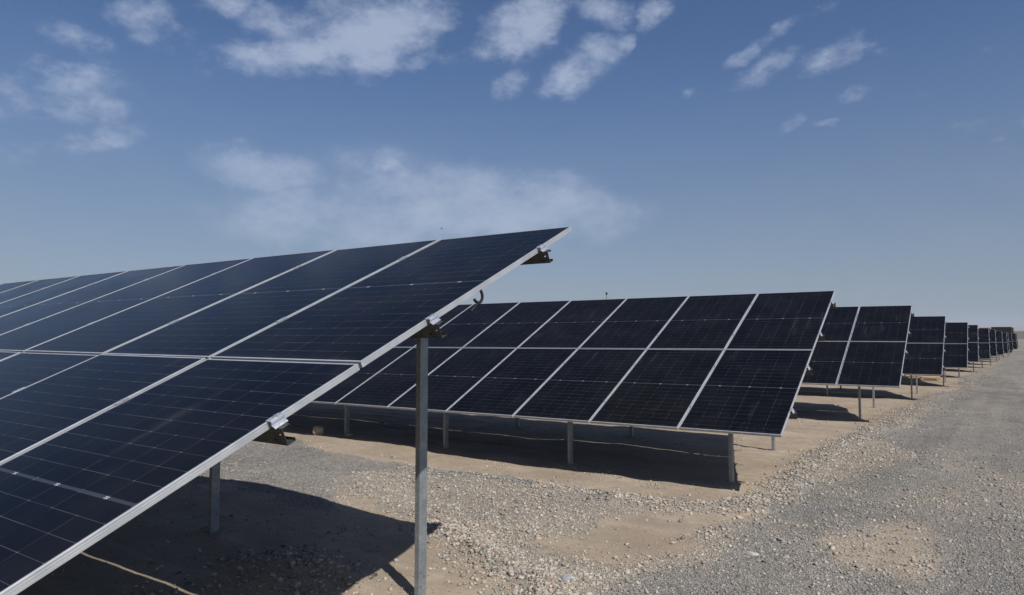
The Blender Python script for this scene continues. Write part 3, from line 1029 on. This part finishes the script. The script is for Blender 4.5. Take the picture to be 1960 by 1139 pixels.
for i, (O, ti, ya, sl, nc, ncl) in enumerate(ROWS):
    L = nc * PITCH
    if i == 0:
        fr = [-.95 - 2.8 * k for k in range(7)]; re_ = [-1.12 - 2.8 * k for k in range(7)]
    elif i == 1:
        fr = [-.77 - 2.49 * k for k in range(8)]; re_ = [-.99 - 2.7 * k for k in range(7)]
    else:
        fr = [-.88 - 2.6 * k for k in range(int((L - 1) / 2.6) + 1)]
        re_ = [-.95 - 2.6 * k for k in range(int((L - 1) / 2.6) + 1)]
    root, put = solar_array(O, ti, ya, sl, nc, ncl, [x for x in fr if x > -L + .1], [x for x in re_ if x > -L + .1], LABELS[i])
    if i == 0:
        # black corrugated conduit loop with its plug hanging under the free edge
        pts = []
        c0 = Vector((.0, 3.425, -.098))
        for k in range(40):
            a = math.radians(-35 + 200 * k / 39)
            pts.append((c0.x - .01 + .01 * math.cos(a), c0.y + .032 * math.cos(a), c0.z + .04 - .046 * math.sin(a)))
        me_ = tube_mesh('cable_conduit', pts, .0095, M_BLACK, 10)
        for v in me_.vertices:           # corrugation
            ring = v.index // 10
            p = Vector(pts[min(ring, 39)])
            v.co = p + (v.co - p) * (1.12 if ring % 2 else .82)
        put('cable_conduit', me_, 0, 0)
        lead = tube_mesh('lead', [(-.005, 3.43, -.097), (-.004, 3.41, -.103), (-.003, 3.385, -.104), (-.003, 3.36, -.108)], .0035, M_BLACK, 8)
        plug = tube_mesh('plug', [(-.003, 3.362, -.108), (-.003, 3.352, -.109), (-.003, 3.35, -.109), (-.003, 3.318, -.117), (-.003, 3.31, -.118)], .0085, M_BLACK, 8)
        put('cable_lead', lead, 0, 0); put('cable_plug', plug, 0, 0)


# ------------------------------------------------------------------ pallet and bundle behind the fourth row
def pallet(x, y, rz):
    z = float(ground_z(x, y))
    root = empty('wooden_pallet', (x, y, z + .03))
    root.rotation_euler = (.01, 0, rz)
    tag(root, 'raw wooden pallet lying on the sand between the fourth and fifth rows', 'pallet')
    for k in range(7):
        b = MB(); b.box(-.75, .75, -.5 + k * .148, -.5 + k * .148 + .11, .122, .144)
        mesh_obj('deck_board', b.mesh('deck_board', [M_WOOD]), root)
    for k in range(3):
        for l in range(3):
            b = MB(); b.box(-.75 + k * .68, -.75 + k * .68 + .14, -.5 + l * .449, -.5 + l * .449 + .1, .022, .1)
            mesh_obj('block', b.mesh('block', [M_WOOD]), root)
        b = MB(); b.box(-.75 + k * .68, -.75 + k * .68 + .14, -.5, .498, .1, .122)
        mesh_obj('stringer', b.mesh('stringer', [M_WOOD]), root)
    for l in range(3):
        b = MB(); b.box(-.75, .75, -.5 + l * .449, -.5 + l * .449 + .1, 0, .022)
        mesh_obj('bottom_board', b.mesh('bottom_board', [M_WOOD]), root)
    b = MB()
    for k in range(3):
        b.box(-.30, .30, -.35, .35, .0 + k * .13, .12 + k * .13)
    b3 = mesh_obj('wrapped_bundle', b.mesh('wrapped_bundle', [M_BLUEG]))
    b3.location = (x - 1.12, y - .1, z); b3.rotation_euler = (0, 0, rz + .1)
    tag(b3, 'grey blue wrapped bundle on the sand left of the wooden pallet', 'bundle')


pallet(-.05, 40.35, .03)


# ------------------------------------------------------------------ far vehicles
def wheel_mesh(r, w_):
    b = MB()
    b.cyl((-w_ / 2, 0, 0), r, w_, 'x', 22)
    b.cyl((-w_ / 2 - .01, 0, 0), r * .55, w_ + .02, 'x', 14, 1)
    return b.mesh('wheel', [M_TYRE, M_ZINC])


ME_WH = wheel_mesh(.5, .28)


def trailer(x, y, rz):
    z = float(ground_z(x, y))
    root = empty('cargo_trailer', (x, y, z)); root.rotation_euler = (0, 0, rz)
    tag(root, 'long maroon cargo trailer parked beyond the far end of the rows', 'trailer')
    b = MB(); b.box(-1.25, 1.25, 0, 12, 1.15, 3.95)
    for k in range(24):
        for sx in (-1.25, 1.25):
            b.box(sx - .02, sx + .02, .15 + k * .5, .35 + k * .5, 1.2, 3.9)
    for k in range(5):
        b.box(-1.2 + k * .52, -1.0 + k * .52, -.02, .02, 1.2, 3.9)
    mesh_obj('cargo_box', b.mesh('cargo_box', [M_MAROON]), root)
    b = MB(); b.box(-.5, .5, .3, 11.5, .9, 1.14); b.box(-.4, -.3, 9, 9.1, 0, .9); b.box(.3, .4, 9, 9.1, 0, .9)
    mesh_obj('chassis', b.mesh('chassis', [M_TYRE]), root)
    for yy in (1.4, 2.7, 4.0):
        for sx in (-1.05, 1.05):
            o = mesh_obj('wheel', ME_WH, root); o.location = (sx, yy, .5)
    b = MB(); b.box(-1.2, 1.2, -.06, -.02, .55, .75)
    mesh_obj('bumper', b.mesh('bumper', [M_ZINC]), root)


trailer(4.75, 131, -.055)


def red_truck(x, y, rz):
    z = float(ground_z(x, y))
    root = empty('truck', (x, y, z)); root.rotation_euler = (0, 0, rz)
    tag(root, 'truck with a red cab roof showing just above the panel rows', 'truck')
    b = MB()
    prof = [(0, .7), (2.2, .7), (2.2, 3.4), (1.9, 3.75), (.4, 3.95), (.1, 3.0), (0, 2.2)]
    b.prism([(p, q) for p, q in prof], -1.2, 1.2, axis='x')
    cab = mesh_obj('cab', b.mesh('cab', [M_RED]), root)
    b = MB(); b.box(-1.05, 1.05, -.03, .05, 2.3, 3.1)
    mesh_obj('windscreen', b.mesh('windscreen', [M_DGLASS]), root)
    b = MB(); b.box(-1.2, 1.2, 2.5, 8.5, 1.1, 2.6)
    mesh_obj('load_bed', b.mesh('load_bed', [M_MAROON]), root)
    b = MB(); b.box(-.45, .45, .2, 8.3, .75, 1.1)
    mesh_obj('chassis', b.mesh('chassis', [M_TYRE]), root)
    for yy in (1.1, 5.8, 7.1):
        for sx in (-1.05, 1.05):
            o = mesh_obj('wheel', ME_WH, root); o.location = (sx, yy, .5)
    for sx in (-.95, .95):
        b = MB(); b.cyl((sx, -.05, 1.05), .12, .06, 'y', 12)
        mesh_obj('headlight', b.mesh('headlight', [M_CLAMP]), root)


red_truck(2.3, 141, .03)


# ------------------------------------------------------------------ camera mast and bird
def mast(x, y, ztop):
    z = float(ground_z(x, y))
    h = ztop - z
    root = empty('camera_mast', (x, y, z))
    tag(root, 'thin pale mast with a small black head sticking up behind the middle panel row', 'mast')
    b = MB(); b.cyl((0, 0, 0), .06, h - .45, n=12); b.cyl((0, 0, h - .45), .04, .25, n=12)
    mesh_obj('pole', b.mesh('pole', [M_ZINC]), root)
    b = MB(); b.box(-.12, .12, -.12, .12, 0, .012)
    mesh_obj('base_plate', b.mesh('base_plate', [M_ZINC]), root)
    bm = bmesh.new(); bmesh.ops.create_uvsphere(bm, u_segments=16, v_segments=12, radius=.085)
    for v in bm.verts: v.co = Vector((v.co.x, v.co.y, v.co.z * 1.2 + h - .13 if v.co.z > 0 else v.co.z * 1.5 + h - .13))
    me = bpy.data.meshes.new('camera_head'); bm.to_mesh(me); bm.free(); me.materials.append(M_BLACK)
    mesh_obj('camera_head', me, root)


mast(2.59 - .4461 * 56, -.28 + .895 * 56, 1.108 + .0625 * 56)

c_ = CAM + Vector((-.6449, .7642, .1548)) * 70
bm = bmesh.new()
bmesh.ops.create_uvsphere(bm, u_segments=12, v_segments=8, radius=1)
for v in bm.verts:
    v.co = Vector((v.co.x * .13, v.co.y * .045, v.co.z * .04))
    if v.co.x < -.07: v.co.y *= 1.4; v.co.z *= .4
me = bpy.data.meshes.new('bird'); bm.to_mesh(me); bm.free(); me.materials.append(M_BIRD)
bird = mesh_obj('bird', me)
bird.location = c_; bird.rotation_euler = (.2, .15, .4)
tag(bird, 'tiny dark bird in the sky above the foreground panel row', 'bird')
for sx in (-1, 1):
    vs = [(.06, sx * .03, .01), (-.04, sx * .03, .01), (.05, sx * .11, .06), (-.03, sx * .12, .058), (-.03, sx * .20, .03),
          (.06, sx * .03, .002), (-.04, sx * .03, .002), (.05, sx * .11, .053), (-.03, sx * .12, .051), (-.03, sx * .20, .028)]
    fs = [(0, 1, 3, 2), (2, 3, 4), (5, 7, 8, 6), (7, 9, 8), (0, 2, 7, 5), (2, 4, 9, 7), (1, 6, 8, 3), (3, 8, 9, 4), (0, 5, 6, 1)]
    mesh_obj('wing', from_py('wing', vs, fs, [M_BIRD]), bird)

# ------------------------------------------------------------------ haze
b = MB(); b.box(-17500, 17500, -2500, 15000, -45, 260)
hz = b.mesh('haze', [])
hm = bpy.data.materials.new('dusty_air'); hm.use_nodes = True
ht = NT(hm.node_tree)
ho = ht.n('ShaderNodeOutputMaterial'); hv = ht.n('ShaderNodeVolumePrincipled')
hv.inputs['Color'].default_value = (.80, .86, .95, 1)
hv.inputs['Density'].default_value = .00006
ht.t.links.new(hv.outputs[0], ho.inputs['Volume'])
hz.materials.append(hm)
tag(mesh_obj('haze', hz), 'thin dusty air over the plain', None, None, 'stuff')
